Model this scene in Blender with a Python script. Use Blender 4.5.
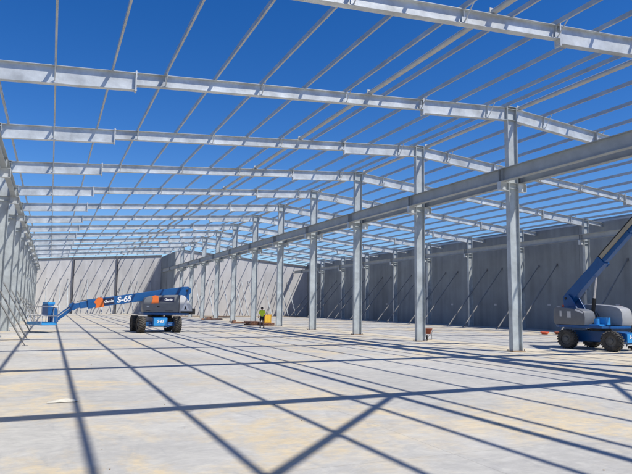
import bpy, bmesh, math, random
from mathutils import Vector, Matrix
random.seed(4)
scene = bpy.context.scene
for o in list(bpy.data.objects): bpy.data.objects.remove(o)
C = scene.collection

# ------------------------------------------------------------------ camera
YAW, PITCH, ROLL, FPX = 0.415435, 0.1151699, 0.013497, 596.05
f = Vector((math.sin(YAW)*math.cos(PITCH), math.cos(YAW)*math.cos(PITCH), math.sin(PITCH)))
r = Vector((math.cos(YAW), -math.sin(YAW), 0)); u = r.cross(f)
rr = math.cos(ROLL)*r + math.sin(ROLL)*u; uu = -math.sin(ROLL)*r + math.cos(ROLL)*u
cam = bpy.data.objects.new('camera', bpy.data.cameras.new('camera')); C.objects.link(cam)
M = Matrix((rr, uu, -f)).transposed().to_4x4(); M.translation = (0, 0, 2.0)
cam.matrix_world = M
cam.data.sensor_width = 36; cam.data.lens = 36*FPX/632; cam.data.clip_start = .1; cam.data.clip_end = 6000
scene.camera = cam

# ------------------------------------------------------------------ sky and sun
SUN = Vector((0.445, -0.535, 1.0)).normalized()
elev = math.asin(SUN.z); az = math.atan2(SUN.x, SUN.y)
w = bpy.data.worlds.new('World'); scene.world = w; w.use_nodes = True
nt = w.node_tree; bg = nt.nodes['Background']
sky = nt.nodes.new('ShaderNodeTexSky'); sky.sky_type = 'NISHITA'; sky.sun_disc = False
sky.sun_elevation = elev; sky.sun_rotation = az; sky.altitude = 0; sky.air_density = .9; sky.dust_density = .05; sky.ozone_density = 4.0
hs = nt.nodes.new('ShaderNodeHueSaturation'); hs.inputs['Saturation'].default_value = 1.34; hs.inputs['Hue'].default_value = .512; hs.inputs['Value'].default_value = 1.05; nt.links.new(sky.outputs[0], hs.inputs['Color'])
nt.links.new(hs.outputs[0], bg.inputs[0]); bg.inputs[1].default_value = 0.118
sl = bpy.data.lights.new('sun', 'SUN'); sl.energy = 4.9; sl.angle = math.radians(.53); sl.color = (1, .95, .86)
so = bpy.data.objects.new('sun', sl); C.objects.link(so); so.rotation_euler = (-SUN).to_track_quat('-Z', 'Y').to_euler()
so.location = (0, 0, 60)
vs = scene.view_settings; vs.view_transform = 'Standard'; vs.look = 'None'; vs.exposure = 0.08; vs.gamma = 1; vs.use_curve_mapping = False
scene.render.resolution_x = 1024; scene.render.resolution_y = 768

# ------------------------------------------------------------------ materials
def mat(name, col, rough=.6, metal=0., var=0., scale=3., col2=None, bump=0., bscale=20., coord='pos', stretch=None):
    m = bpy.data.materials.new(name); m.use_nodes = True; n = m.node_tree; b = n.nodes['Principled BSDF']
    b.inputs['Roughness'].default_value = rough; b.inputs['Metallic'].default_value = metal
    b.inputs['Base Color'].default_value = (*col, 1)
    if var or col2 or bump:
        g = n.nodes.new('ShaderNodeNewGeometry'); src = g.outputs['Position']
        if coord == 'obj':
            tc = n.nodes.new('ShaderNodeTexCoord'); src = tc.outputs['Object']
        if stretch:
            mp = n.nodes.new('ShaderNodeMapping'); mp.inputs['Scale'].default_value = stretch
            n.links.new(src, mp.inputs[0]); src = mp.outputs[0]
    if var or col2:
        t = n.nodes.new('ShaderNodeTexNoise'); t.inputs['Scale'].default_value = scale; t.inputs['Detail'].default_value = 6
        t.inputs['Roughness'].default_value = .65
        n.links.new(src, t.inputs['Vector'])
        cr = n.nodes.new('ShaderNodeValToRGB'); cr.color_ramp.elements[0].position = .3; cr.color_ramp.elements[1].position = .7
        a = [max(0, c*(1-var)) for c in col]; c2 = col2 if col2 else [min(1, c*(1+var)) for c in col]
        cr.color_ramp.elements[0].color = (*a, 1); cr.color_ramp.elements[1].color = (*c2, 1)
        n.links.new(t.outputs['Fac'], cr.inputs[0]); n.links.new(cr.outputs[0], b.inputs['Base Color'])
    if bump:
        t2 = n.nodes.new('ShaderNodeTexNoise'); t2.inputs['Scale'].default_value = bscale; t2.inputs['Detail'].default_value = 5
        n.links.new(src, t2.inputs['Vector'])
        bp = n.nodes.new('ShaderNodeBump'); bp.inputs['Strength'].default_value = bump; bp.inputs['Distance'].default_value = .03
        n.links.new(t2.outputs['Fac'], bp.inputs['Height']); n.links.new(bp.outputs[0], b.inputs['Normal'])
    return m

galv = mat('galvanised_steel', (.48, .52, .53), .45, .25, .24, 1.4, bump=.15, bscale=8)
galvr = mat('galvanised_rafter', (.58, .61, .62), .42, .3, .28, 1.3, bump=.25, bscale=4)
purl = mat('galvanised_purlin', (.46, .48, .49), .45, .45, .16, 1.2)
tubem = mat('strut_steel', (.50, .50, .48), .55, .2, .12, 1.5)
beamm = mat('beam_steel', (.38, .41, .42), .55, .15, .14, 1.2)
darks = mat('dark_steel', (.14, .14, .15), .6, .1, .15, 3)
propm = mat('prop_steel', (.26, .26, .25), .5, .3, .2, 4)
white = mat('white_marking', (.85, .85, .85), .6)
blue = mat('blue_paint', (.010, .095, .29), .35, 0, .12, 3)
lblue = mat('light_blue_paint', (.03, .27, .62), .35, 0, .1, 3)
greyc = mat('grey_cover', (.16, .17, .185), .4, 0, .1, 3)
lgrey = mat('light_grey_cover', (.55, .56, .57), .4, 0, .08, 3)
rubber = mat('tyre_rubber', (.035, .034, .033), .85, 0, .3, 6, col2=(.11, .10, .085))
rimm = mat('wheel_rim', (.13, .13, .125), .6, 0, .2, 6)
black = mat('black_parts', (.012, .012, .013), .5)
navy = mat('navy_decal', (.015, .02, .06), .5)
orange = mat('orange_decal', (.75, .17, .03), .5)
cream = mat('cream_hose', (.40, .36, .27), .6, 0, .1, 3)
chrome = mat('chrome_rod', (.7, .7, .72), .2, .9)
sandm = mat('sand', (.54, .48, .37), .95, 0, .25, .8, bump=.6, bscale=6)
earth = mat('earth', (.30, .24, .17), .95, 0, .3, .15, bump=.6, bscale=3)
skin = mat('skin', (.42, .24, .16), .6)
hiviz = mat('hi_vis_cloth', (.78, .98, .05), .8, 0, .06, 6)
shorts = mat('dark_cloth', (.02, .022, .035), .9)
boots = mat('boot_leather', (.05, .035, .025), .8)
hair = mat('dark_cap', (.015, .016, .03), .8)
yellow = mat('yellow_paint', (.72, .40, .02), .5, 0, .1, 3)
redp = mat('red_paint', (.33, .085, .04), .55, 0, .2, 5)
timber = mat('timber', (.24, .12, .075), .85, 0, .3, 5)
orangep = mat('orange_plastic', (.75, .13, .05), .6)
paper = mat('pale_sheet', (.62, .59, .50), .8, 0, .2, 6)
rust = mat('rusty_packer', (.27, .18, .11), .9, 0, .3, 10)

def concrete_wall(name, base, streak=.12):
    m = bpy.data.materials.new(name); m.use_nodes = True; n = m.node_tree; b = n.nodes['Principled BSDF']; b.inputs['Roughness'].default_value = .9
    g = n.nodes.new('ShaderNodeNewGeometry')
    t = n.nodes.new('ShaderNodeTexNoise'); t.inputs['Scale'].default_value = .35; t.inputs['Detail'].default_value = 7; t.inputs['Roughness'].default_value = .6
    n.links.new(g.outputs['Position'], t.inputs['Vector'])
    mp = n.nodes.new('ShaderNodeMapping'); mp.inputs['Scale'].default_value = (1.3, 1.3, .12); n.links.new(g.outputs['Position'], mp.inputs[0])
    t2 = n.nodes.new('ShaderNodeTexNoise'); t2.inputs['Scale'].default_value = .9; t2.inputs['Detail'].default_value = 4; n.links.new(mp.outputs[0], t2.inputs['Vector'])
    ad = n.nodes.new('ShaderNodeMath'); ad.operation = 'ADD'; n.links.new(t.outputs['Fac'], ad.inputs[0]); n.links.new(t2.outputs['Fac'], ad.inputs[1])
    cr = n.nodes.new('ShaderNodeMapRange'); cr.inputs['From Min'].default_value = .7; cr.inputs['From Max'].default_value = 1.3
    cr.inputs['To Min'].default_value = 1-streak; cr.inputs['To Max'].default_value = 1+streak
    n.links.new(ad.outputs[0], cr.inputs['Value'])
    vm = n.nodes.new('ShaderNodeVectorMath'); vm.operation = 'SCALE'; vm.inputs[0].default_value = base; n.links.new(cr.outputs[0], vm.inputs['Scale'])
    oi = n.nodes.new('ShaderNodeObjectInfo'); mr = n.nodes.new('ShaderNodeMapRange'); mr.inputs['To Min'].default_value = .88; mr.inputs['To Max'].default_value = 1.1
    n.links.new(oi.outputs['Random'], mr.inputs['Value']); v2 = n.nodes.new('ShaderNodeVectorMath'); v2.operation = 'SCALE'; n.links.new(vm.outputs[0], v2.inputs[0]); n.links.new(mr.outputs[0], v2.inputs['Scale'])
    n.links.new(v2.outputs[0], b.inputs['Base Color'])
    return m
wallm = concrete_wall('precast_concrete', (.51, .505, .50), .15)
wallr = concrete_wall('shaded_precast', (.26, .285, .295), .22)  # darker, bluer copy of the wall concrete, with the shade put into its colour

def floor_material():
    m = bpy.data.materials.new('concrete_floor'); m.use_nodes = True; n = m.node_tree; L = n.links; b = n.nodes['Principled BSDF']
    b.inputs['Roughness'].default_value = .8
    g = n.nodes.new('ShaderNodeNewGeometry')
    def noise(sc, det, ro=.6, st=None, dist=0):
        t = n.nodes.new('ShaderNodeTexNoise'); t.inputs['Scale'].default_value = sc; t.inputs['Detail'].default_value = det; t.inputs['Roughness'].default_value = ro
        t.inputs['Distortion'].default_value = dist
        src = g.outputs['Position']
        if st:
            mp = n.nodes.new('ShaderNodeMapping'); mp.inputs['Scale'].default_value = st; mp.inputs['Location'].default_value = (st[0]*3, 7, 0); L.new(src, mp.inputs[0]); src = mp.outputs[0]
        L.new(src, t.inputs['Vector']); return t.outputs['Fac']
    def ramp(v, a, c, ca=(0, 0, 0), cc=(1, 1, 1)):
        q = n.nodes.new('ShaderNodeValToRGB'); q.color_ramp.elements[0].position = a; q.color_ramp.elements[1].position = c
        q.color_ramp.elements[0].color = (*ca, 1); q.color_ramp.elements[1].color = (*cc, 1); L.new(v, q.inputs[0]); return q.outputs[0]
    def mix(fac, A, B, mode='MIX'):
        q = n.nodes.new('ShaderNodeMix'); q.data_type = 'RGBA'; q.blend_type = mode
        if isinstance(fac, float): q.inputs[0].default_value = fac
        else: L.new(fac, q.inputs[0])
        for v, i in ((A, 6), (B, 7)):
            if isinstance(v, tuple): q.inputs[i].default_value = (*v, 1)
            else: L.new(v, q.inputs[i])
        return q.outputs[2]
    base = ramp(noise(.22, 8, .62, (1, .7, 1)), .3, .7, (.41, .40, .375), (.55, .535, .495))
    fine = ramp(noise(3.5, 6, .7), .25, .75, (.86, .86, .86), (1.1, 1.1, 1.1))
    c = mix(1.0, base, fine, 'MULTIPLY')
    swirl = ramp(noise(1.1, 5, .6, (1.6, .5, 1), 1.5), .58, .66)
    c2 = mix(swirl, c, (.34, .34, .335)); c = mix(.35, c, c2)
    # pale sandy dust left in patches
    d1 = ramp(noise(.30, 10, .68, (1, 1, 1), .6), .46, .55)
    d2 = ramp(noise(3.0, 8, .75), .36, .56)
    d3 = ramp(noise(.10, 3, .5), .41, .54); dn = n.nodes.new('ShaderNodeMath'); dn.operation = 'MULTIPLY'; L.new(d3, dn.inputs[0]); L.new(d1, dn.inputs[1])
    dm = n.nodes.new('ShaderNodeMath'); dm.operation = 'MULTIPLY'; L.new(dn.outputs[0], dm.inputs[0]); L.new(d2, dm.inputs[1])
    dm2 = n.nodes.new('ShaderNodeMath'); dm2.operation = 'MULTIPLY'; dm2.inputs[1].default_value = .95; L.new(dm.outputs[0], dm2.inputs[0])
    c = mix(dm2.outputs[0], c, (.62, .515, .345))
    # trowel sweeps
    tw = ramp(noise(1.2, 7, .78, (.8, 1.6, 1), 2.5), .42, .60, (.90, .90, .91), (1.04, 1.04, 1.03)); c = mix(1.0, c, tw, 'MULTIPLY')
    cl = ramp(noise(.13, 4, .55, (1, 1.4, 1), .4), .38, .62, (.92, .925, .935), (1.03, 1.03, 1.02)); c = mix(1.0, c, cl, 'MULTIPLY')
    # dark scuffs and tyre dirt
    s = ramp(noise(.9, 8, .75, (.6, 2.2, 1), .8), .66, .74)
    sm = n.nodes.new('ShaderNodeMath'); sm.operation = 'MULTIPLY'; sm.inputs[1].default_value = .5; L.new(s, sm.inputs[0])
    c = mix(sm.outputs[0], c, (.25, .245, .24))
    # saw-cut joints
    sp = n.nodes.new('ShaderNodeSeparateXYZ'); L.new(g.outputs['Position'], sp.inputs[0])
    def joint(out, off, step):
        a = n.nodes.new('ShaderNodeMath'); a.operation = 'ADD'; a.inputs[1].default_value = off; L.new(out, a.inputs[0])
        q = n.nodes.new('ShaderNodeMath'); q.operation = 'PINGPONG'; q.inputs[1].default_value = step/2; L.new(a.outputs[0], q.inputs[0])
        k = n.nodes.new('ShaderNodeMath'); k.operation = 'LESS_THAN'; k.inputs[1].default_value = .006; L.new(q.outputs[0], k.inputs[0]); return k.outputs[0]
    mx = n.nodes.new('ShaderNodeMath'); mx.operation = 'MAXIMUM'; L.new(joint(sp.outputs[0], 2.3, 7.5), mx.inputs[0]); L.new(joint(sp.outputs[1], 1.0, 8.0), mx.inputs[1])
    jm = n.nodes.new('ShaderNodeMath'); jm.operation = 'MULTIPLY'; jm.inputs[1].default_value = .35; L.new(mx.outputs[0], jm.inputs[0])
    c = mix(jm.outputs[0], c, (.13, .10, .07))
    L.new(c, b.inputs['Base Color'])
    bp = n.nodes.new('ShaderNodeBump'); bp.inputs['Strength'].default_value = .25; bp.inputs['Distance'].default_value = .01
    L.new(noise(9, 6, .7), bp.inputs['Height']); L.new(bp.outputs[0], b.inputs['Normal'])
    return m
floorm = floor_material()

# ------------------------------------------------------------------ helpers
class MB:
    def __init__(s): s.v = []; s.f = []
    def add(s, vs, fs, M=None):
        o = len(s.v); s.v += [tuple(M @ Vector(p)) if M else tuple(p) for p in vs]; s.f += [tuple(i+o for i in q) for q in fs]; return s
    def box(s, a, b, M=None):
        (x0, y0, z0), (x1, y1, z1) = a, b
        return s.add([(x0, y0, z0), (x1, y0, z0), (x1, y1, z0), (x0, y1, z0), (x0, y0, z1), (x1, y0, z1), (x1, y1, z1), (x0, y1, z1)],
                     [(3, 2, 1, 0), (4, 5, 6, 7), (0, 1, 5, 4), (1, 2, 6, 5), (2, 3, 7, 6), (3, 0, 4, 7)], M)
    def tube(s, p, q, ra, rb=None, n=10):
        p, q = Vector(p), Vector(q); rb = ra if rb is None else rb; d = (q-p).normalized()
        a = d.orthogonal().normalized(); b = d.cross(a); vs = []
        for P, R in ((p, ra), (q, rb)):
            for i in range(n):
                t = 2*math.pi*i/n; vs.append(P + a*R*math.cos(t) + b*R*math.sin(t))
        return s.add(vs, [(i, (i+1) % n, n+(i+1) % n, n+i) for i in range(n)] + [tuple(range(n-1, -1, -1)), tuple(range(n, 2*n))])
    def prism(s, poly, lo, hi, axis='y', M=None):
        # poly in the plane across axis, extruded lo..hi ; axis y: (x,z), axis x: (y,z), axis z: (x,y)
        def pt(a, c): return (a[0], c, a[1]) if axis == 'y' else ((c, a[0], a[1]) if axis == 'x' else (a[0], a[1], c))
        n = len(poly); vs = [pt(a, lo) for a in poly] + [pt(a, hi) for a in poly]
        return s.add(vs, [(i, (i+1) % n, n+(i+1) % n, n+i) for i in range(n)] + [tuple(range(n-1, -1, -1)), tuple(range(n, 2*n))], M)
    def mesh(s, name, m, bevel=0, smooth=False):
        me = bpy.data.meshes.new(name); me.from_pydata(s.v, [], s.f); bm = bmesh.new(); bm.from_mesh(me)
        bmesh.ops.recalc_face_normals(bm, faces=bm.faces)
        if bevel:
            ed = [e for e in bm.edges if len(e.link_faces) == 2 and e.calc_face_angle(0) > .6]
            bmesh.ops.bevel(bm, geom=ed, offset=bevel, segments=2, affect='EDGES', profile=.6)
        bm.to_mesh(me); bm.free(); me.materials.append(m)
        if smooth:
            for q in me.polygons: q.use_smooth = True
            try: me.set_sharp_from_angle(angle=math.radians(40))
            except Exception: pass
        return me
    def obj(s, name, m, parent=None, loc=None, rot=None, bevel=0, smooth=False):
        return link(name, s.mesh(name, m, bevel, smooth), parent, loc, rot)
def link(name, me, parent=None, loc=None, rot=None):
    o = bpy.data.objects.new(name, me); C.objects.link(o)
    if parent: o.parent = parent
    if loc: o.location = loc
    if rot: o.rotation_euler = rot
    return o
def tag(o, label=None, cat=None, group=None, kind=None):
    if label: o['label'] = label
    if cat: o['category'] = cat
    if group: o['group'] = group
    if kind: o['kind'] = kind
    return o
def empty(name, loc=(0, 0, 0), rz=0):
    o = bpy.data.objects.new(name, None); C.objects.link(o); o.location = loc; o.rotation_euler = (0, 0, rz); o.empty_display_size = .3; return o
def copy_tree(o, parent=None, kids=None):
    c = o.copy(); C.objects.link(c)
    if parent: c.parent = parent
    for ch in KIDS(o): copy_tree(ch, c)
    return c
def KIDS(o): return [q for q in list(CH.get(o.name, []))]
CH = {}
def reg(root):   # remember the children of a prototype
    for q in C.objects:
        if q.parent is not None: CH.setdefault(q.parent.name, [])
    for q in C.objects:
        if q.parent is not None and q.name not in [z.name for z in CH[q.parent.name]]: CH[q.parent.name].append(q)
ORD = ['zeroth', 'first', 'second', 'third', 'fourth', 'fifth', 'sixth', 'seventh', 'eighth', 'ninth', 'tenth', 'eleventh', 'twelfth', 'thirteenth', 'fourteenth', 'fifteenth', 'sixteenth', 'seventeenth', 'eighteenth', 'nineteenth', 'twentieth']
def isec(mb, L0, L1, d, bf, tf, tw, axis='z', c=(0, 0), M=None):
    """I section: depth d, flange width bf. axis z: depth along x, flange along y, length along z."""
    h = d/2; g = bf/2
    if axis == 'z':
        x, y = c
        mb.box((x-h, y-g, L0), (x-h+tf, y+g, L1), M); mb.box((x+h-tf, y-g, L0), (x+h, y+g, L1), M); mb.box((x-h+tf, y-tw/2, L0), (x+h-tf, y+tw/2, L1), M)
    if axis == 'y':
        x, z = c
        mb.box((x-g, L0, z-h), (x+g, L1, z-h+tf), M); mb.box((x-g, L0, z+h-tf), (x+g, L1, z+h), M); mb.box((x-tw/2, L0, z-h+tf), (x+tw/2, L1, z+h-tf), M)
    if axis == 'x':
        y, z = c
        mb.box((L0, y-g, z-h), (L1, y+g, z-h+tf), M); mb.box((L0, y-g, z+h-tf), (L1, y+g, z+h), M); mb.box((L0, y-tw/2, z-h+tf), (L1, y+tw/2, z+h-tf), M)

# ------------------------------------------------------------------ building grid (metres)
X0, Y0, S = 20.15, 22.19, 7.997
XL, XR = -2.80, 42.87
XWL, XWR = -4.6, 45.0          # inner faces of the side walls
YBL, YBR = 120.0, 106.0          # inner faces of the rear walls
XRET = 19.62                     # return wall face
SL, SR = .075, .083
ZR = 11.80
def ztop(x): return ZR - SL*(X0-x) if x < X0 else ZR - SR*(x-X0)
KMIN, KC, KL = -3, 10, 11

# ------------------------------------------------------------------ setting
def sheet(name, x0, x1, y0, y1, z, m, n=1):
    o = MB().add([(x0, y0, z), (x1, y0, z), (x1, y1, z), (x0, y1, z)], [(0, 1, 2, 3)]).obj(name, m); return tag(o, kind='structure')
sheet('ground', -2500, 2500, -2500, 2500, -.06, earth)
fl = MB(); fl.box((XWL, -9, -.05), (XWR, YBR-1.6, 0)); fl.obj('floor', floorm)['kind'] = 'structure'
fl = MB(); fl.box((XWL, YBR-1.595, -.05), (XRET, YBL, 0)); fl.obj('floor', floorm)['kind'] = 'structure'
# strip of sand along the central columns, ragged edges
def ragged(name, x0, x1, y0, y1, z, m, amp, step):
    mb = MB(); n = int((y1-y0)/step); L = []; Rr = []; a = b = 0
    for i in range(n+1):
        a = .6*a + random.uniform(-amp, amp); b = .6*b + random.uniform(-amp, amp); y = y0+(y1-y0)*i/n
        L.append((x0+a, y, z)); Rr.append((x1+b, y, z))
    mb.add(L+Rr, [(i, n+1+i, n+2+i, i+1) for i in range(n)]); o = mb.obj(name, m); o['kind'] = 'structure'; return o
ragged('sand_strip', 19.95, 22.3, -6, YBR-2, .004, sandm, .16, .45)
mb = MB(); n = 60; A = []; B = []
for i in range(n+1):
    x = 15+28*i/n; A.append((x, YBR-8.5+random.uniform(-.8, .8)-(4 if x < 26 else 0)*(1-(x-15)/11 if x < 26 else 0), .008)); B.append((x, YBR-.02, .008))
mb.add(A+B, [(i, n+1+i, n+2+i, i+1) for i in range(n)]).obj('dirt_strip', earth)['kind'] = 'structure'

# ------------------------------------------------------------------ walls of tilt-up panels
TH = .18
def wall_y(x, y0, y1, step, h, face, m, label, joint=.02, patches=None):
    root = empty('precast_wall', (x, y0, 0)); tag(root, label, 'wall')
    y = y0
    while y < y1-.1:
        e = min(y+step, y1); zz = h
        MB().box((0, y-y0+joint/2, -.05), (TH*face, e-y0-joint/2, zz)).obj('wall_panel', m, root)
        y = e
    if patches:
        for py in patches:
            MB().box((-.012*face, py-y0-.2, 2.32), (-.002*face, py-y0+.2, 2.52)).obj('patch', lgrey, root)
    return root
PC = [44.8+7.82*i for i in range(-5, 8)]
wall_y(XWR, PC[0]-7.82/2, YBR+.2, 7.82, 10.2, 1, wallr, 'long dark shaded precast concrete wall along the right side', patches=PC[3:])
wall_y(XWL, -9.0, YBL+.2, 7.82, 9.7, -1, wallm, 'long precast concrete wall behind the left row of columns')
def wall_x(y, x0, x1, posts, m, label, drop=.38):
    root = empty('precast_wall', (x0, y, 0)); tag(root, label, 'wall')
    xs = [x0]+posts+[x1]
    for a, b in zip(xs[:-1], xs[1:]):
        a2, b2 = a+.01, b-.01
        MB().prism([(a2-x0, -.05), (b2-x0, -.05), (b2-x0, ztop(b2)-drop), (a2-x0, ztop(a2)-drop)], 0, TH).obj('wall_panel', m, root)
    mb = MB()
    for a, b in ((x0, min(x1, X0)), (max(x0, X0), x1)):
        if b-a < .5: continue
        mb.prism([(a-x0, ztop(a)-drop-.02), (b-x0, ztop(b)-drop-.02), (b-x0, ztop(b)-drop+.26), (a-x0, ztop(a)-drop+.26)], -.16, -.03)
    mb.obj('top_beam', darks, root)
    for p_ in posts:
        if label.startswith('pale'):
            q = MB(); isec(q, 0, ztop(p_)-drop, .26, .3, .02, .014, c=(p_-x0, -.18)); q.obj('post', darks, root)
    return root
wall_x(YBL, XWL, XRET-.0, [3.6, 11.35], wallm, 'pale sunlit rear precast wall at the far end, left of the central columns')
wall_x(YBR, XRET+TH+.01, XWR, [27.0, 34.5], wallm, 'sunlit rear precast wall at the far end, right of the central columns')
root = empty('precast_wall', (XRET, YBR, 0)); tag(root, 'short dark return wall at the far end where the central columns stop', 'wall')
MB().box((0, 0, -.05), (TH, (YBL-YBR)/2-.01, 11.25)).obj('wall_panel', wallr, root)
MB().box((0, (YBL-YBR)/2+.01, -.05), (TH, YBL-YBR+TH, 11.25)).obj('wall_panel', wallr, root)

# ------------------------------------------------------------------ columns
CD, CB = .58, .26
def column_proto(kind):
    root = empty('steel_column')
    H = {'c': ZR+.03, 'l': ztop(XL)+.02, 'r': ztop(XR)+.02}[kind]
    mb = MB(); isec(mb, .05, H, CD, CB, .022, .014)
    mb.box((-CD/2-.0, -CB/2-.002, H), (CD/2, CB/2+.002, H+.025))
    zb = H-.66                                            # stiffeners where the rafters meet
    for z in (zb, H-.12): mb.box((-CD/2+.024, -CB/2+.01, z), (CD/2-.024, CB/2-.01, z+.02))
    mb.box((-CD/2+.024, -CB/2+.01, 7.75), (CD/2-.024, CB/2-.01, 7.77)); mb.box((-CD/2+.024, -CB/2+.01, 8.03), (CD/2-.024, CB/2-.01, 8.05))
    mb.obj('shaft', galv, root)
    b = MB(); b.box((-.38, -.22, 0.006), (.38, .22, .045)); b.obj('base_plate', rust if kind == 'c' else galv, root)
    bo = MB()
    for x in (-.34, .34):
        for y in (-.17, .17): bo.tube((x, y, .045), (x, y, .11), .018, n=6)
    bo.obj('anchor_bolt', darks, root)
    sides = {'c': (-1, 1), 'l': (1,), 'r': (-1,)}[kind]
    zc = 8.055
    for s in sides:
        q = MB(); a, e = s*(CD/2+.004), s*(CD/2+.50); lo, hi = min(a, e), max(a, e)
        q.box((lo, -.12, zc-.02), (hi, .12, zc)); q.box((lo, -.12, zc-.42), (hi, .12, zc-.40)); q.box((lo, -.007, zc-.40), (hi, .007, zc-.02))
        q.box((e-.01, -.12, zc-.40), (e+.01, .12, zc-.02)); q.obj('corbel', galvr, root)
    return root
protoc, protol, protor = column_proto('c'), column_proto('l'), column_proto('r')
reg(None)
def place(proto, loc, first, label, cat, group, rz=0):
    o = proto if first else copy_tree(proto)
    o.location = loc; o.rotation_euler = (0, 0, rz); tag(o, label, cat, group); return o
for k in range(KMIN, KC+1):
    i = k+1
    lab = ('tall galvanised I-section column, %s in the central row counting away from the camera' % ORD[i]) if i > 0 else 'central row column out of view behind the camera, throwing its shadow on the floor'
    if k == 0: lab = 'biggest galvanised column of the central row, standing beside the right hand boom lift'
    elif k == 1: lab = 'galvanised central column with the red wheelbarrow beside its foot'
    elif k > 1: lab = 'galvanised central column, %s in the row counting away from the camera' % ORD[k+1]
    elif k == -1: lab = 'central column just beyond the right edge of the picture, before the biggest one in view'
    place(protoc, (X0, Y0+k*S, 0), k == KMIN, lab, 'column', 'central row of tall columns')
for k in range(KMIN+1, 13):
    place(protol, (XL, Y0+k*S, 0), k == KMIN+1, ('galvanised column against the left wall, %s visible counting away from the camera' % ORD[k]) if k > 0 else 'left wall column, %s one before the left picture edge' % ORD[1-k], 'column', 'columns along the left wall')
for k in range(-1, KC):
    place(protor, (XR, Y0+k*S, 0), k == -1, ('galvanised column before the dark right wall, %s in view counting away from the camera' % ORD[k-1]) if k > 1 else 'right wall column, %s one beyond the right edge of the picture' % ORD[2-k], 'column', 'columns along the right wall')

# ------------------------------------------------------------------ rafters
PL = [-.32+1.9*n+.0 for n in range(0, 11)] + [19.75]      # purlin positions, left slope
PL = [-4.3, -2.25] + PL
PRT = [22.25, 24.1, 25.95, 27.85, 29.75, 31.65, 33.55, 35.45, 37.35, 39.25, 41.1, 42.75, 44.5]
BRL = [-.32, 3.48, 7.28, 11.08, 14.88, 18.68]; BRR = [22.25, 25.95, 29.75, 33.55, 37.35, 41.1]
def rafter_proto(side):
    """origin at the ridge column, rafter top there; local x points along world x"""
    s = SL if side == 'l' else -SR
    root = empty('roof_rafter')
    def seg(xa, xb, d, name, m=galvr):
        mb = MB(); bf = .25
        for (za, zb_, g) in ((0, -.016, bf/2), (-d+.016, -d, bf/2), (-.016, -d+.016, .006)):
            pts = [(xa-X0, ztop(xa)-ZR+za), (xb-X0, ztop(xb)-ZR+za), (xb-X0, ztop(xb)-ZR+zb_), (xa-X0, ztop(xa)-ZR+zb_)]
            mb.prism(pts, -g, g)
        mb.obj(name, m, root)
    if side == 'l': segs = [(XL+CD/2+.005, 2.38, .66, 'haunch'), (2.44, 14.98, .47, 'beam'), (15.04, X0-CD/2-.005, .64, 'haunch')]; sp = [2.41, 15.01]; br = BRL
    else: segs = [(X0+CD/2+.005, 25.86, .64, 'haunch'), (25.92, 37.9, .47, 'beam'), (37.96, XR-CD/2-.005, .62, 'haunch')]; sp = [25.89, 37.93]; br = BRR
    segs.append((XWL+.02, XL-CD/2-.005, .34, 'outrigger') if side == 'l' else (XR+CD/2+.005, XWR-.02, .34, 'outrigger'))
    for q in segs: seg(*q)
    for x in sp:
        mb = MB(); z = ztop(x)-ZR; mb.box((x-X0-.025, -.13, z-.71), (x-X0+.025, .13, z+.07)); [mb.tube((x-X0-.05, yy, z+zz), (x-X0+.05, yy, z+zz), .016, n=6) for yy in (-.07, .07) for zz in (-.66, -.56, -.3, -.12, .03)]; mb.obj('splice_plate', galvr, root)
    for x in br:
        d = .66 if not (2.4 < x < 15 or 25.9 < x < 37.9) else .48
        mb = MB(); z = ztop(x)-ZR
        for sg in (-1, 1):
            mb.tube((x-X0, sg*.09, z-d+.03), (x-X0, sg*.75, z+.16), .022, n=5)
        mb.box((x-X0-.006, -.098, z-d+.018), (x-X0+.006, -.008, z-.018)); mb.box((x-X0-.11, -.135, z-d+.02), (x-X0+.11, -.127, z-d+.20))
        mb.obj('fly_brace', galvr, root)
    return root
rl, rrp = rafter_proto('l'), rafter_proto('r'); reg(None)
for k in range(KMIN, KL+1):
    if k == -1: lab = 'nearest galvanised rafter in view, crossing the top right corner of the picture'
    elif k < -1: lab = 'left slope rafter out of view above the camera, %s before the nearest visible one' % ORD[-1-k]
    elif k == 0: lab = 'big galvanised rafter from the left edge of the picture to the biggest central column'
    elif k <= KC: lab = 'galvanised rafter from the left wall to the %s central column' % ORD[k+1]
    else: lab = 'far galvanised rafter, %s beyond the last central column' % ORD[k-KC]
    place(rl, (X0, Y0+k*S, ZR), k == KMIN, lab, 'rafter', 'rafters over the left bay')
for k in range(-2, KC):
    if k < 0: lab = 'right slope rafter out of view, %s before the biggest central column' % ORD[-k]
    elif k == 0: lab = 'short visible rafter falling right from the top of the biggest central column'
    else: lab = 'galvanised rafter falling from the %s central column to the right wall' % ORD[k+1]
    place(rrp, (X0, Y0+k*S, ZR), k == -2, lab, 'rafter', 'rafters over the right bay')

# ------------------------------------------------------------------ purlins, struts, braces
YP0 = Y0+KMIN*S-1.0
def purlin(x, y0, y1, label, group):
    mb = MB(); z = ztop(x)+.004; hh, b, t = .165, .065, .005
    mb.box((-b/2, 0, 0), (-b/2+t, y1-y0, hh)); mb.box((-b/2+t, 0, 0), (b/2, y1-y0, t)); mb.box((-b/2+t, 0, hh-t), (b/2, y1-y0, hh))
    mb.box((b/2-t, 0, t), (b/2, y1-y0, .03)); mb.box((b/2-t, 0, hh-.03), (b/2, y1-y0, hh-t))
    o = mb.obj('roof_purlin', purl, None, (x, y0, z)); tag(o, label, 'purlin', group)
for i, x in enumerate(PL):
    purlin(x, YP0, YBL+.1, ('light steel roof purlin on the left slope, %s one counting from the left wall' % ORD[i+1]) if i > 1 else 'eaves purlin directly above the left wall columns' if i else 'outermost purlin above the left wall', 'purlins of the left roof slope')
for i, x in enumerate(PRT):
    purlin(x, YP0, YBR+.1, 'light steel roof purlin on the right slope, %s one counting down from the ridge' % ORD[i+1], 'purlins of the right roof slope')
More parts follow.
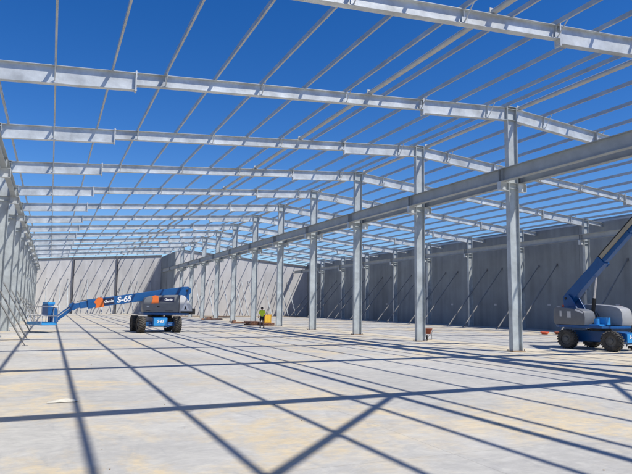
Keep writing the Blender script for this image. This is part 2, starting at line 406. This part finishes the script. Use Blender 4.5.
def tubeline(name, x, dz, rad, y0, y1, label, cat='strut'):
    z = ztop(x)+dz; mb = MB(); mb.tube((0, 0, 0), (0, y1-y0, 0), rad, n=12)
    for k in range(KMIN, 13):
        yy = Y0+k*S
        if y0 < yy < y1: mb.box((-rad-.03, yy-y0-.02, -rad-.03), (rad+.03, yy-y0+.02, rad+.03))
    o = mb.obj(name, tubem, None, (x, y0, z), smooth=True); tag(o, label, cat)
tubeline('roof_strut', 12.28, .105, .10, YP0, YBL-.1, 'thick round strut tube running lengthwise beside a purlin over the left bay')
tubeline('roof_strut', 20.72, .12, .11, YP0, YBR-.1, 'thick strut running lengthwise along the ridge over the central columns')
for (xa, xb, k) in ((12.28, 4.28, -2), (19.75, 12.0, -2)):
    a = Vector((xa, Y0+k*S, ztop(xa)-.18)); b = Vector((xb, Y0+(k-1)*S, ztop(xb)-.18)); d = b-a
    o = MB().tube(d*.02, d*.98, .085, n=10).obj('roof_brace', tubem, None, a, smooth=True)
    tag(o, 'diagonal roof brace overhead whose shadow lies on the floor at the %s' % ('bottom of the picture' if xa < 15 else 'right picture edge'), 'brace', 'diagonal roof braces')

# ------------------------------------------------------------------ lengthwise beams
def longbeam(x, y0, y1, zb, d, bf, label):
    root = empty('longitudinal_beam', (x, y0, zb)); tag(root, label, 'beam')
    mb = MB(); isec(mb, 0, y1-y0, d, bf, .025, .014, axis='y', c=(0, d/2)); mb.obj('beam', beamm, root)
    st = MB()
    k = KMIN
    while Y0+k*S < y1:
        yy = Y0+k*S-y0
        if yy > .1:
            for e in (-.12, .12): st.box((-bf/2+.01, yy+e-.006, .027), (-.01, yy+e+.006, d-.027)); st.box((.01, yy+e-.006, .027), (bf/2-.01, yy+e+.006, d-.027))
        k += 1
    st.obj('stiffener', beamm, root)
    return root
longbeam(X0-.58, YP0, 119.0, 8.06, .62, .30, 'long steel beam on corbels along the near side of the central columns')
longbeam(X0+.58, YP0, YBR-.2, 8.06, .62, .30, 'long steel beam on corbels along the far side of the central columns')
longbeam(XR-.58, Y0-2*S, YBR-.2, 8.06, .50, .26, 'pale steel beam running along the top of the dark right wall')
longbeam(XL+.50, 0, YBL-.3, 8.06, .50, .26, 'steel beam on corbels along the left row of columns')

# ------------------------------------------------------------------ wall props
def prop(wp, fp, label, group, rad=.05, pm=None):
    pm = pm or propm
    wp, fp = Vector(wp), Vector(fp); root = empty('wall_prop', fp); tag(root, label, 'prop', group)
    d = wp-fp; n = d.normalized()
    MB().tube(n*.25+d*0, d*.62, rad, n=8).obj('outer_tube', pm, root, smooth=True)
    MB().tube(d*.62, d-n*.06, rad*.72, n=8).obj('inner_tube', pm, root, smooth=True)
    q = MB(); q.box((-.12, -.12, 0.0), (.12, .12, .015)); q.tube((0, 0, .01), n*.27, .024, n=6); q.obj('foot', darks, root)
    h = MB(); e = d-n*.05
    ax = Vector((abs(n.y) < .3, abs(n.y) >= .3, 0)); 
    if ax.x: sx = 1 if wp.x > fp.x else -1; h.box((d.x-.03*sx-.015, e.y-.09, e.z-.12), (d.x-.003*sx, e.y+.09, e.z+.12)) if sx > 0 else h.box((d.x+.003, e.y-.09, e.z-.12), (d.x+.03, e.y+.09, e.z+.12))
    else: h.box((e.x-.09, d.y-.03, e.z-.12), (e.x+.09, d.y-.003, e.z+.12))
    h.obj('head', darks, root)
    return root
vis = [c for c in PC if c > 33]
for i, c in enumerate(PC):
    if c < 33: continue
    for j, dy in enumerate((-1.2, 1.2)):
        v = vis.index(c)+1 if c in vis else 0
        lab = '%s prop of the %s pair in view along the dark right wall' % (('nearer', 'farther')[j], ORD[v]) if v else ''
        prop((XWR, c+dy, 6.35), (XWR-5.4, c+dy+(.15 if j else -.1), .0), lab, 'props holding the right wall', .072)
for i, y in enumerate((30.9, 36.0, 45.0, 51.0, 62.0, 68.0, 77.0, 83.0, 92.0, 98.0, 107.0, 113.0)):
    lab = 'thin steel prop along the left wall, %s in view counting away from the camera' % ORD[i+1]
    prop((XWL, y, 6.3), (-.95-.012*(y-30), y, 0), lab, 'props along the left wall', .045)
for i, x in enumerate((-2.9, -.9, 1.4, 2.7, 5.0, 6.1, 8.5, 10.1, 12.4, 14.0, 15.2, 17.6)):
    prop((x, YBL, 6.3), (x+.1, YBL-4.6, 0), 'steel prop against the rear wall behind the lowered lift, %s from the left' % ORD[i+1], 'props of the left rear wall', .08, galv)
for i, x in enumerate((21.6, 23.4, 25.6, 26.6, 28.4, 30.8, 31.9, 33.2, 36.2, 38.6, 39.4, 40.9)):
    prop((x, YBR, 6.3), (x+.1, YBR-4.6, 0), 'steel prop against the rear wall beyond the right bay, %s from the left' % ORD[i+1], 'props of the right rear wall', .08, galv)

# ------------------------------------------------------------------ writing
def text_obj(body, size, m, parent, loc, rot, shear=.25, extrude=.004, align='CENTER', bold=.02):
    cu = bpy.data.curves.new('marking', 'FONT'); cu.body = body; cu.size = size; cu.shear = shear; cu.extrude = extrude; cu.offset = bold*size
    cu.align_x = align; cu.align_y = 'CENTER'
    t = bpy.data.objects.new('tmp_text', cu); C.objects.link(t)
    bpy.context.view_layer.update()
    me = bpy.data.meshes.new_from_object(t.evaluated_get(bpy.context.evaluated_depsgraph_get()))
    bpy.data.objects.remove(t); me.name = 'marking'; me.materials.clear(); me.materials.append(m)
    o = link('marking', me, parent, loc, rot); return o
PI = math.pi

# ------------------------------------------------------------------ boom lift
def boom_lift(loc, chassis_yaw, turret_yaw, pitch, lengths, jib_angle, jib_len, basket_yaw, sc, label, front=1, hood=None):
    root = empty('boom_lift', loc, chassis_yaw); root.scale = (sc,)*3; tag(root, label, 'boom lift', 'blue boom lifts')
    # chassis
    mb = MB()
    mb.prism([(-1.62, .50), (-1.45, .40), (1.45, .40), (1.62, .50), (1.62, .92), (1.2, .98), (-1.2, .98), (-1.62, .92)], -.47, .47)
    mb.obj('chassis', blue, root, bevel=.03)
    for s in (-1, 1):
        a = MB(); a.box((s*1.25-.13, -.95, .40), (s*1.25+.13, .95, .66)); a.box((s*1.25-.2, -.62, .36), (s*1.25+.2, .62, .44))
        a.tube((s*1.25+.22*s, -.75, .52), (s*1.25+.22*s, .75, .52), .035); a.obj('axle', blue, root, bevel=.015)
        p_ = MB(); x = s*1.625; p_.box((min(x, x+.03*s), -.42, .44), (max(x, x+.03*s), .42, .90)); p_.obj('end_panel', lblue, root, bevel=.008)
        text_obj('S-65', .24, white, root, (x+.04*s, 0, .72), (PI/2, 0, s*PI/2), bold=.03)
        q = MB(); q.box((s*1.62-.02, -.40, .30), (s*1.62+.02, .40, .34)); q.obj('tie_bar', lgrey, root)
    for sx in (-1, 1):
        for sy in (-1, 1):
            w_ = empty('wheel', (sx*1.25, sy*1.13, .51)); w_.parent = root
            if front == sx: w_.rotation_euler = (0, 0, .06)
            # tyre: lathe with lugs
            prof = [(.29, -.19), (.42, -.215), (.475, -.19), (.50, -.12), (.505, 0), (.50, .12), (.475, .19), (.42, .215), (.29, .19)]
            n_ = 36; t_ = MB(); vs_ = []; fs_ = []
            for i in range(n_):
                an = 2*PI*i/n_
                for (R_, yy) in prof: vs_.append((R_*math.cos(an), yy, R_*math.sin(an)))
            P_ = len(prof)
            for i in range(n_):
                for j in range(P_-1): fs_.append((i*P_+j, ((i+1) % n_)*P_+j, ((i+1) % n_)*P_+j+1, i*P_+j+1))
                fs_.append((i*P_+P_-1, ((i+1) % n_)*P_+P_-1, ((i+1) % n_)*P_, i*P_))
            t_.add(vs_, fs_)
            for i in range(22):
                for h_ in (-1, 1):
                    an = 2*PI*(i+(.5 if h_ > 0 else 0))/22
                    Mx = Matrix.Rotation(-an, 4, 'Y') @ Matrix.Translation((.505, h_*.10, 0)) @ Matrix.Rotation(h_*.45, 4, 'X')
                    t_.box((-.02, -.105, -.03), (.028, .105, .03), Mx)
            t_.obj('tyre', rubber, w_)
            k_ = MB(); k_.tube((0, sy*.02, 0), (0, sy*.12, 0), .292, n=24); k_.tube((0, sy*.12, 0), (0, sy*.19, 0), .15, .12, n=16)
            for i in range(8):
                an = i*PI/4; k_.tube((.2*math.cos(an), sy*.12, .2*math.sin(an)), (.2*math.cos(an), sy*.145, .2*math.sin(an)), .018, n=6)
            k_.tube((0, -sy*.19, 0), (0, sy*.02, 0), .285, n=24); k_.obj('rim', rimm, w_, smooth=True)
    T = turret_yaw-chassis_yaw; tr = (0, 0, T)
    k_ = MB(); k_.tube((0, 0, .98), (0, 0, 1.13), .52, n=28); k_.obj('slew_ring', black, root, smooth=True)
    # turntable deck and blue uprights
    mb = MB(); mb.prism([(-2.0, -1.1), (-1.7, -1.22), (.2, -1.22), (.9, -1.1), (1.0, -.5), (1.0, .5), (.95, 1.15), (-1.2, 1.22), (-1.9, 1.1), (-2.15, .5), (-2.15, -.5)], 1.13, 1.26, axis='z')
    for y in (-.34, .29):
        mb.prism([(-2.15, 1.26), (-.7, 1.26), (-.95, 1.8), (-1.55, 2.72), (-1.75, 2.95), (-2.05, 2.9), (-2.1, 2.55)], y, y+.05)
    mb.obj('turntable', blue, root, rot=tr, bevel=.012)
    # engine side cover (long) with light tail piece
    mb = MB(); mb.prism([(-1.28, 1.27), (.97, 1.27), (1.02, 1.55), (.98, 2.0), (.85, 2.2), (.5, 2.31), (-.3, 2.38), (-1.28, 2.42)], .40, 1.24)
    cv = mb.obj('engine_cover', hood or greyc, root, rot=tr, bevel=.07, smooth=True)
    q = MB(); q.prism([(-.95, 1.93), (.02, 1.97), (.02, 2.22), (-.95, 2.25)], 1.243, 1.249); q.obj('decal', navy, cv)
    text_obj('Genie', .21, white, cv, (-.56, 1.252, 2.09), (PI/2, 0, PI), bold=.02)
    q = MB(); q.prism([(.05, 1.86), (.50, 1.84), (.42, 2.12), (.46, 2.30), (.28, 2.36), (.08, 2.32)], 1.244, 1.251); q.obj('decal', orange, cv)
    q = MB(); q.box((.62, 1.243, 1.62), (.78, 1.249, 1.70)); q.obj('decal', lgrey, cv)
    for a_, b_ in (((-.02, 1.60), (.14, 1.68)), ((.55, 1.36), (.8, 1.38)), ((-.9, 1.36), (-.4, 1.38))):
        q = MB(); q.box((a_[0], 1.243, a_[1]), (b_[0], 1.252, b_[1])); q.obj('latch', black, cv)
    mb = MB(); mb.prism([(-1.30, 1.25), (-1.30, 2.42), (-1.62, 2.36), (-1.9, 2.05), (-2.12, 1.6), (-2.18, 1.25)], .55, 1.20)
    cw = mb.obj('counterweight', lgrey, root, rot=tr, bevel=.05, smooth=True)
    q = MB(); q.prism([(-1.42, 1.40), (-1.98, 1.40), (-1.68, 1.98)], 1.203, 1.208); q.obj('decal', white, cw)
    q = MB(); q.prism([(-1.60, 1.47), (-1.79, 1.47), (-1.69, 1.72)], 1.209, 1.213); q.obj('decal', black, cw)
    mb = MB(); mb.prism([(-1.38, 1.245), (-2.20, 1.245), (-2.17, 1.36), (-1.38, 1.36)], .52, 1.225); mb.box((-2.45, .2, 1.15), (-2.1, .8, 1.55)); mb.obj('rear_bumper', black, root, rot=tr, bevel=.02)
    # hydraulic side cover (short)
    mb = MB(); mb.prism([(-2.0, 1.27), (-.02, 1.27), (.02, 1.7), (-.05, 2.0), (-.35, 2.12), (-1.1, 2.2), (-1.85, 2.26), (-2.05, 2.15), (-2.08, 1.5)], -1.24, -.40)
    cv = mb.obj('tank_cover', greyc, root, rot=tr, bevel=.07, smooth=True)
    q = MB(); q.box((-1.62, -1.249, 1.72), (-1.48, -1.243, 2.02)); q.obj('decal', lgrey, cv)
    q = MB(); q.box((-1.12, -1.249, 1.66), (-.88, -1.243, 2.0)); q.obj('decal', lgrey, cv)
    q = MB(); q.prism([(-.62, 2.05), (-.1, 1.9), (-.1, 1.97), (-.55, 2.13)], -1.252, -1.243); q.obj('decal', white, cv)
    q = MB(); q.tube((.35, -.75, 1.26), (.35, -.75, 1.62), .13, n=14); q.box((.1, -1.0, 1.26), (.7, -.5, 1.34)); q.box((.15, -.5, 1.3), (.75, -.2, 1.7)); q.obj('hydraulic_valve', lblue, root, rot=tr, bevel=.01)
    q = MB()
    for x_, y_ in ((.2, -.45), (.3, -.4), (.45, -.42)): q.tube((x_, y_, 1.3), (x_-.5, y_+.2, 2.0), .022, n=6)
    q.obj('hose', black, root, rot=tr)
    # boom
    px, pz = -1.95, 2.72
    R3 = Matrix.Rotation(T, 3, 'Z')
    bo = MB(); L1, L2, L3 = lengths; up = pitch > .3
    bo.prism([(-.30, -.18), (-.1, -.30), (.5, -.30), (L1, -.27), (L1, .25), (.2, .29), (-.15, .26), (-.32, .1)], -.21, .21)
    for s in (-1, 1): bo.box((L1-.28, s*.21-.012, -.30), (L1+.0, s*.21+.012, .28))
    boom = bo.obj('boom', blue, root, bevel=.02); boom.location = R3 @ Vector((px, 0, pz)); boom.rotation_euler = (0, -pitch, T)
    q = MB(); q.tube((0, -.36, 0), (0, .36, 0), .07, n=14); q.obj('pivot_pin', black, boom)
    q = MB(); q.box((L1, -.165, -.22), (L2, .165, .19)); ex = q.obj('boom_extension', blue, boom, bevel=.015)
    q = MB(); q.box((L2, -.13, -.17), (L3, .13, .14)); q.box((L3-.15, -.16, -.22), (L3+.15, .16, .17)); q.obj('boom_extension', blue, boom, bevel=.015)
    q = MB(); q.box((L1*1.02, -.27, .02), (L3-.3, -.172, .20)) if up else q.box((L1*.9, -.13, .23), (L3-.3, -.07, .27)); q.obj('cable_track', cream if up else black, boom)
    if up:
        q = MB(); q.box((L1*1.0, -.275, .205), (L3-.3, .17, .26)); q.obj('cable_track', black, boom)
    for s in (-1, 1):
        rt = (PI/2, 0, PI) if s > 0 else (PI/2, 0, 0)
        a, b = 3.9*L1/6.3, 4.9*L1/6.3
        if up: continue
        text_obj('S-65', .50, white, boom, (4.06, s*.216, -.02), rt, bold=.03)
        lo, hi = min(s*.212, s*.218), max(s*.212, s*.218)
        q = MB(); q.box((4.66, lo, -.22), (5.34, hi, .19)); q.obj('decal', navy, boom)
        text_obj('Genie', .235, white, boom, (5.0, s*.222, -.01), rt, bold=.02)
        q = MB(); x_ = 5.30; q.prism([(x_, -.31), (x_+.52, -.32), (x_+.47, -.06), (x_+.58, .04), (x_+.45, .20), (x_+.28, .31), (x_+.03, .24)], min(s*.213, s*.221), max(s*.213, s*.221)); q.obj('decal', orange, boom)
    # lift cylinder from turntable to boom
    a = Vector((-.55, 0, 1.35)); bl = Vector((2.1 if pitch > .3 else 1.9, 0, -.36)); B = Vector((px, 0, pz)) + Matrix.Rotation(-pitch, 3, 'Y') @ bl
    mid = a.lerp(B, .55 if pitch > .3 else .8)
    q = MB(); q.tube(a, mid, .10, n=14); q.tube(a+Vector((0, -.2, 0)), a+Vector((0, .2, 0)), .06); q.obj('lift_cylinder', black, root, rot=tr, smooth=True)
    q = MB(); q.tube(mid, B, .06, n=12); q.obj('cylinder_rod', chrome, root, rot=tr, smooth=True)
    # jib
    tip = Vector((px, 0, pz)) + Matrix.Rotation(-pitch, 3, 'Y') @ Vector((L3, 0, -.05))
    jd = Vector((math.cos(jib_angle), 0, math.sin(jib_angle))); je = tip+jd*jib_len
    jn = Vector((-jd.z, 0, jd.x))
    j = MB(); MJ = Matrix.Translation(tip) @ Matrix.Rotation(-jib_angle, 4, 'Y')
    j.box((-.15, -.13, -.17), (jib_len, .13, .02), MJ); j.box((.1, -.07, .06), (jib_len*.9, .07, .14), MJ); j.box((jib_len-.15, -.17, -.22), (jib_len+.12, .17, .2), MJ); j.box((-.2, -.18, -.24), (.12, .18, .2), MJ)
    j.obj('jib', blue, root, rot=tr, bevel=.015)
    # platform
    base = je + Vector((.25, 0, -.25)); pl = empty('platform', R3 @ base, basket_yaw+T); pl.parent = root
    Wd, Dp, Hh = 1.15, .92, 1.1          # half width, depth, height
    q = MB(); q.box((0, -Wd, -.02), (Dp, Wd, .03)); q.box((-.02, -Wd-.02, -.0), (.03, Wd+.02, .15)); q.box((Dp-.03, -Wd-.02, 0), (Dp+.02, Wd+.02, .15)); q.box((0, -Wd-.02, 0), (Dp, -Wd+.03, .15)); q.box((0, Wd-.03, 0), (Dp, Wd+.02, .15)); q.box((-.25, -.3, -.05), (.1, .3, .06))
    q.obj('platform_floor', lblue, pl)
    q = MB()
    for z in (.55, Hh):
        for a_, b_ in (((0, -Wd), (Dp, -Wd)), ((Dp, -Wd), (Dp, Wd)), ((Dp, Wd), (0, Wd)), ((0, Wd), (0, -Wd))): q.tube((*a_, z), (*b_, z), .028, n=8)
    for x_ in (0, Dp):
        for y_ in (-Wd, -Wd*.5, 0, Wd*.5, Wd): q.tube((x_, y_, .03), (x_, y_, Hh), .024, n=8)
    q.obj('guard_rail', lgrey, pl, smooth=True)
    q = MB(); q.box((.0, -.45, .58), (.34, .55, 1.2)); q.box((-.34, -.40, -.05), (-.03, .40, 1.0)); q.obj('control_box', blue, pl, bevel=.03)
    q = MB(); q.box((-.1, -.40, 1.2), (.34, .48, 1.36)); q.obj('control_lid', lblue, pl, bevel=.03)
    q = MB(); q.tube((-.12, .15, .9), (-.12, .15, 1.72), .02); q.tube((-.2, -.1, .0), (-.42, .0, .7), .03, n=6); q.tube((-.42, 0, .7), (-.2, .1, 1.1), .03, n=6); q.obj('hose', black, pl)
    # towing beacon
    q = MB(); q.tube((-1.7, -.85, 2.24), (-1.7, -.85, 2.36), .06, .045, n=12); q.obj('beacon', orangep, root, rot=tr, smooth=True)
    return root
boom_lift((7.0, 44.5, 0), math.radians(-87.5), math.radians(181), math.radians(-8.9), (6.25, 6.7, 7.15), math.radians(-40), 1.3, math.radians(20), 1.10,
          'blue boom lift in the middle of the floor with its boom lowered to the left')
boom_lift((25.85, 22.3, 0), math.radians(-80), math.radians(-87), math.radians(42), (3.1, 5.2, 6.9), math.radians(15), 1.2, math.radians(5), .95,
          'dark blue boom lift at the right edge with its boom raised toward the upper right', hood=mat('sunlit_cover', (.34, .35, .36), .35, 0, .08, 3))  # lighter copy of the grey cover, sunlight on the hood put into the colour

# ------------------------------------------------------------------ worker
def worker():
    root = empty('person', (17.0, 50.0, 0), math.radians(0)); root.scale = (1.05,)*3; tag(root, 'worker in a bright yellow shirt and dark shorts walking away past the central columns', 'person')
    # skeleton in metres, facing +y (back to the camera)
    J = {'pel': ((0, 0, .95), .125), 'wa': ((0, -.01, 1.10), .12), 'ch': ((0, 0, 1.30), .15), 'nk': ((0, .0, 1.47), .06), 'nk2': ((0, .02, 1.53), .055),
         'hd': ((0, .03, 1.63), .088), 'hd2': ((0, .03, 1.70), .08),
         'hl': ((-.10, 0, .90), .095), 'kl': ((-.12, .10, .50), .062), 'al': ((-.13, .02, .09), .042), 'tl': ((-.15, .16, .04), .036),
         'hr': ((.10, 0, .90), .095), 'kr': ((.12, .0, .50), .062), 'ar': ((.13, -.10, .10), .042), 'tr': ((.15, .05, .04), .036),
         'sl': ((-.18, 0, 1.42), .065), 'el': ((-.27, .02, 1.16), .043), 'wl': ((-.25, .16, .95), .03), 'pl': ((-.245, .20, .90), .034),
         'sr': ((.18, 0, 1.42), .065), 'er': ((.27, .02, 1.16), .043), 'wr': ((.24, .17, .96), .03), 'pr': ((.235, .21, .91), .034)}
    for s, c in (('l', -1), ('r', 1)):
        b = Vector(J['p'+s][0])
        for i, (dx, L) in enumerate(((-.028, .062), (-.009, .072), (.01, .07), (.028, .055))):
            J['f%s%d' % (s, i)] = (tuple(b+Vector((dx*.8, .025, -.03))), .010); J['g%s%d' % (s, i)] = (tuple(b+Vector((dx, .035, -.03-L*.8))), .009)
        J['t'+s+'h'] = (tuple(b+Vector((-c*.04, .02, -.02))), .011)
        J['t'+s+'i'] = (tuple(b+Vector((-c*.055, .035, -.05))), .009)
    E = [('pel', 'wa'), ('wa', 'ch'), ('ch', 'nk'), ('nk', 'nk2'), ('nk2', 'hd'), ('hd', 'hd2'), ('pel', 'hl'), ('hl', 'kl'), ('kl', 'al'), ('al', 'tl'), ('pel', 'hr'), ('hr', 'kr'), ('kr', 'ar'), ('ar', 'tr'),
         ('ch', 'sl'), ('sl', 'el'), ('el', 'wl'), ('wl', 'pl'), ('ch', 'sr'), ('sr', 'er'), ('er', 'wr'), ('wr', 'pr')]
    for s in 'lr':
        for i in range(4): E += [('p'+s, 'f%s%d' % (s, i)), ('f%s%d' % (s, i), 'g%s%d' % (s, i))]
        E += [('p'+s, 't'+s+'h'), ('t'+s+'h', 't'+s+'i')]
    def skinned(name, keys, rad_scale, m, parent, rootk):
        ks = [k for k in J if k in keys]; me = bpy.data.meshes.new(name)
        me.from_pydata([J[k][0] for k in ks], [(ks.index(a), ks.index(b)) for a, b in E if a in ks and b in ks], [])
        o = bpy.data.objects.new('tmp', me); C.objects.link(o); o.modifiers.new('s', 'SKIN'); sb = o.modifiers.new('d', 'SUBSURF'); sb.levels = 2; sb.render_levels = 2
        for i, k in enumerate(ks):
            v = me.skin_vertices[0].data[i]; rs = J[k][1]*(rad_scale.get(k, rad_scale['*'])); v.radius = (rs, rs*(.78 if k in ('pel', 'wa', 'ch') else 1)); v.use_root = (k == rootk)
        bpy.context.view_layer.update()
        m2 = bpy.data.meshes.new_from_object(o.evaluated_get(bpy.context.evaluated_depsgraph_get())); bpy.data.objects.remove(o)
        m2.materials.clear(); m2.materials.append(m)
        for q in m2.polygons: q.use_smooth = True
        return link(name, m2, parent)
    body = skinned('body', set(J), {'*': 1.0}, skin, root, 'pel')
    # face details
    q = MB(); q.tube((0, .115, 1.665), (0, .145, 1.64), .012, .016, n=8); q.obj('nose', skin, root, smooth=True)
    q = MB()
    for s in (-1, 1): q.tube((s*.078, .03, 1.63), (s*.098, .03, 1.65), .022, .026, n=8)
    q.obj('ear', skin, root, smooth=True)
    skinned('shirt', {'pel', 'wa', 'ch', 'sl', 'sr', 'el', 'er', 'nk'}, {'*': 1.22, 'pel': 1.22, 'el': 1.4, 'er': 1.4, 'nk': 1.25, 'sl': 1.35, 'sr': 1.35, 'ch': 1.2}, hiviz, root, 'wa')
    old = dict(J); J['kl'] = ((-.115, .07, .60), .085); J['kr'] = ((.115, .0, .60), .085)
    skinned('shorts', {'pel', 'hl', 'hr', 'kl', 'kr'}, {'*': 1.17}, shorts, root, 'pel'); J.update(old)
    q = MB()
    for s, k, t_ in ((-1, 'al', 'tl'), (1, 'ar', 'tr')):
        a, b = Vector(J[k][0]), Vector(J[t_][0]); q.tube((a.x, a.y-.01, .2), (a.x, a.y-.01, .0), .052, .06, n=10); q.tube((a.x, a.y-.04, .045), (b.x, b.y+.03, .04), .05, .042, n=10)
    q.obj('boots', boots, root, smooth=True)
    q = MB(); 
    n_ = 12; vs_ = []; fs_ = []
    rings = [(1.63, .098), (1.68, .103), (1.73, .088), (1.765, .055), (1.775, .01)]
    for (z, R_) in rings:
        for i in range(n_): a = 2*PI*i/n_; vs_.append((R_*math.cos(a), .03+R_*1.08*math.sin(a), z))
    for jx in range(len(rings)-1):
        for i in range(n_): fs_.append((jx*n_+i, jx*n_+(i+1) % n_, (jx+1)*n_+(i+1) % n_, (jx+1)*n_+i))
    q.add(vs_, fs_); q.box((-.06, .12, 1.665), (.06, .2, 1.68)); q.obj('cap', hair, root, smooth=True)
worker()

# ------------------------------------------------------------------ small things
def pallet(loc, rz, label, group, m=timber, tall=1):
    root = empty('pallet', loc, rz); tag(root, label, 'pallet', group)
    for k in range(tall):
        z = k*.145; mb = MB()
        for y in (-.5, 0, .5): mb.box((-.6, y-.05, z+.02), (.6, y+.05, z+.10))
        for i in range(7): mb.box((-.6+i*.183, -.58, z+.10), (-.6+i*.183+.1, .58, z+.122))
        for i in (0, 3, 6): mb.box((-.6+i*.183, -.58, z), (-.6+i*.183+.1, .58, z+.02))
        mb.obj('pallet_deck', m, root)
    return root
pallet((18.5, 57.6, 0), .1, 'stack of reddish timber pallets behind the worker in yellow', 'pallets', timber, 3)
pallet((19.75, 56.6, 0), .05, 'low reddish timber pallets carrying the yellow site cabinet', 'pallets', timber, 2)
t = empty('site_cabinet', (19.75, 56.6, .27), .05); t.scale = (.78,)*3; tag(t, 'bright yellow site cabinet with two doors standing on pallets by the columns', 'cabinet')
MB().box((-.42, -.35, .06), (.42, .35, 1.0)).obj('body', yellow, t, bevel=.03)
q = MB(); q.box((-.38, -.37, .12), (-.02, -.352, .92)); q.box((.02, -.37, .12), (.38, -.352, .92)); q.obj('door', mat('yellow_door', (.80, .50, .05), .5), t, bevel=.006)
q = MB()
for x in (-.44, .44):
    for y in (-.37, .37): q.tube((x, y, 0), (x, y, 1.12), .03, n=8)
for y in (-.37, .37): q.tube((-.44, y, 1.1), (.44, y, 1.1), .025, n=8); q.tube((-.44, y, .03), (.44, y, .03), .025, n=8)
q.obj('frame', yellow, t)
# wheelbarrow seen from the front
t = empty('wheelbarrow', (21.45, 31.3, 0), math.radians(-40)); t.scale = (.82,)*3; tag(t, 'rusty red wheelbarrow parked beside the second central column', 'wheelbarrow')
mb = MB(); o_ = .02
top = [(-.36, -.45), (.36, -.45), (.32, .45), (-.32, .45)]; bot = [(-.16, -.22), (.16, -.22), (.18, .3), (-.18, .3)]
vs_ = [(x, y, .86) for x, y in top]+[(x, y, .46) for x, y in bot]+[(x*.95, y*.95, .86) for x, y in top]+[(x*.9, y*.9, .48) for x, y in bot]
fs_ = [(i, (i+1) % 4, 4+(i+1) % 4, 4+i) for i in range(4)]+[(8+i, 8+(i+1) % 4, 12+(i+1) % 4, 12+i) for i in range(4)]+[(i, (i+1) % 4, 8+(i+1) % 4, 8+i) for i in range(4)]+[(4, 5, 6, 7), (12, 13, 14, 15)]
mb.add(vs_, fs_).obj('tray', redp, t)
q = MB()
for s in (-1, 1):
    q.tube((s*.05, -.62, .22), (s*.28, .85, .62), .02, n=8); q.tube((s*.24, .42, .5), (s*.26, .5, 0.0), .018, n=8); q.tube((s*.2, -.25, .46), (s*.08, -.55, .24), .016, n=8)
q.tube((-.26, .5, .02), (.26, .5, .02), .016, n=8); q.obj('frame', darks, t)
wv = MB(); wv.tube((-.05, -.6, .2), (.05, -.6, .2), .2, n=20); wv.obj('wheel', black, t, bevel=.02)
# orange strap heap near the right wall foot and other site bits
def ring(name, loc, R_, r_, m, label, cat, turns=2):
    mb = MB(); n_ = 20
    for k in range(turns):
        for i in range(n_):
            a, b = 2*PI*i/n_, 2*PI*(i+1)/n_; rr_ = R_+k*.05
            mb.tube((rr_*math.cos(a), rr_*math.sin(a), r_+k*r_*1.5), (rr_*math.cos(b), rr_*math.sin(b), r_+k*r_*1.5), r_, n=6)
    tag(mb.obj(name, m, None, loc), label, cat)
ring('hose_coil', (36.2, 36.6, 0), .2, .04, orangep, 'orange hose coil lying on the floor before the dark right wall, left one', 'hose coil', 3)
ring('hose_coil', (37.5, 36.4, 0), .22, .04, redp, 'red hose coil lying on the floor before the dark right wall, right one', 'hose coil', 3)
mb = MB(); mb.add([(-.30, -.12, .006), (.22, -.16, .02), (.33, .07, .008), (.05, .14, .05), (-.28, .06, .01)], [(0, 1, 3, 4), (1, 2, 3)])
mb.add([(-.30, -.12, .003), (.22, -.16, .017), (.33, .07, .005), (.05, .14, .047), (-.28, .06, .007)], [(4, 3, 1, 0), (3, 2, 1)])
tag(mb.obj('scrap_sheet', paper, None, (.35, 13.4, .0)), 'pale crumpled scrap sheet lying on the near left floor', 'scrap')
labs = ['between the lift and the columns', 'left of the worker', 'nearest the yellow cabinet', 'under the far central columns', 'beside the far return wall', 'in front of the rear wall props']
for i, (x, y, rz, L) in enumerate(((19.0, 62.5, .3, 2.2), (19.4, 67.5, 1.2, 1.8), (20.8, 60.5, .2, 1.6), (19.2, 76, .1, 2.6), (20.6, 84, 1.0, 2.2), (25.0, 92, .0, 3.0))):
    t = empty('timber_stack', (x, y, 0), rz); tag(t, 'small heap of dark timber offcuts on the ground ' + labs[i], 'timber', 'heaps of timber offcuts')
    for j in range(5):
        Mx = Matrix.Translation((random.uniform(-.3, .3), (j % 3)*.16-.16, .06+(j//3)*.11)) @ Matrix.Rotation(random.uniform(-.15, .15), 4, 'Z')
        MB().box((-L/2, -.06, -.05), (L/2, .06, .05), Mx).obj('plank', timber if j % 2 else darks, t)
# tiny pebbles and dropped bits on the slab
rng = random.Random(9)
mb = MB()
for i in range(160):
    y = 5+rng.random()**1.6*55; x = rng.uniform(-1.5, 19) if rng.random() < .8 else rng.uniform(19, 40)
    s = rng.uniform(.005, .014)
    mb.box((-s, -s*.8, 0), (s, s*.8, s*.9), Matrix.Translation((x, y, 0)) @ Matrix.Rotation(rng.uniform(0, 3), 4, 'Z'))
tag(mb.obj('gravel', earth), 'scattered stone crumbs on the concrete floor', 'gravel', kind='stuff')
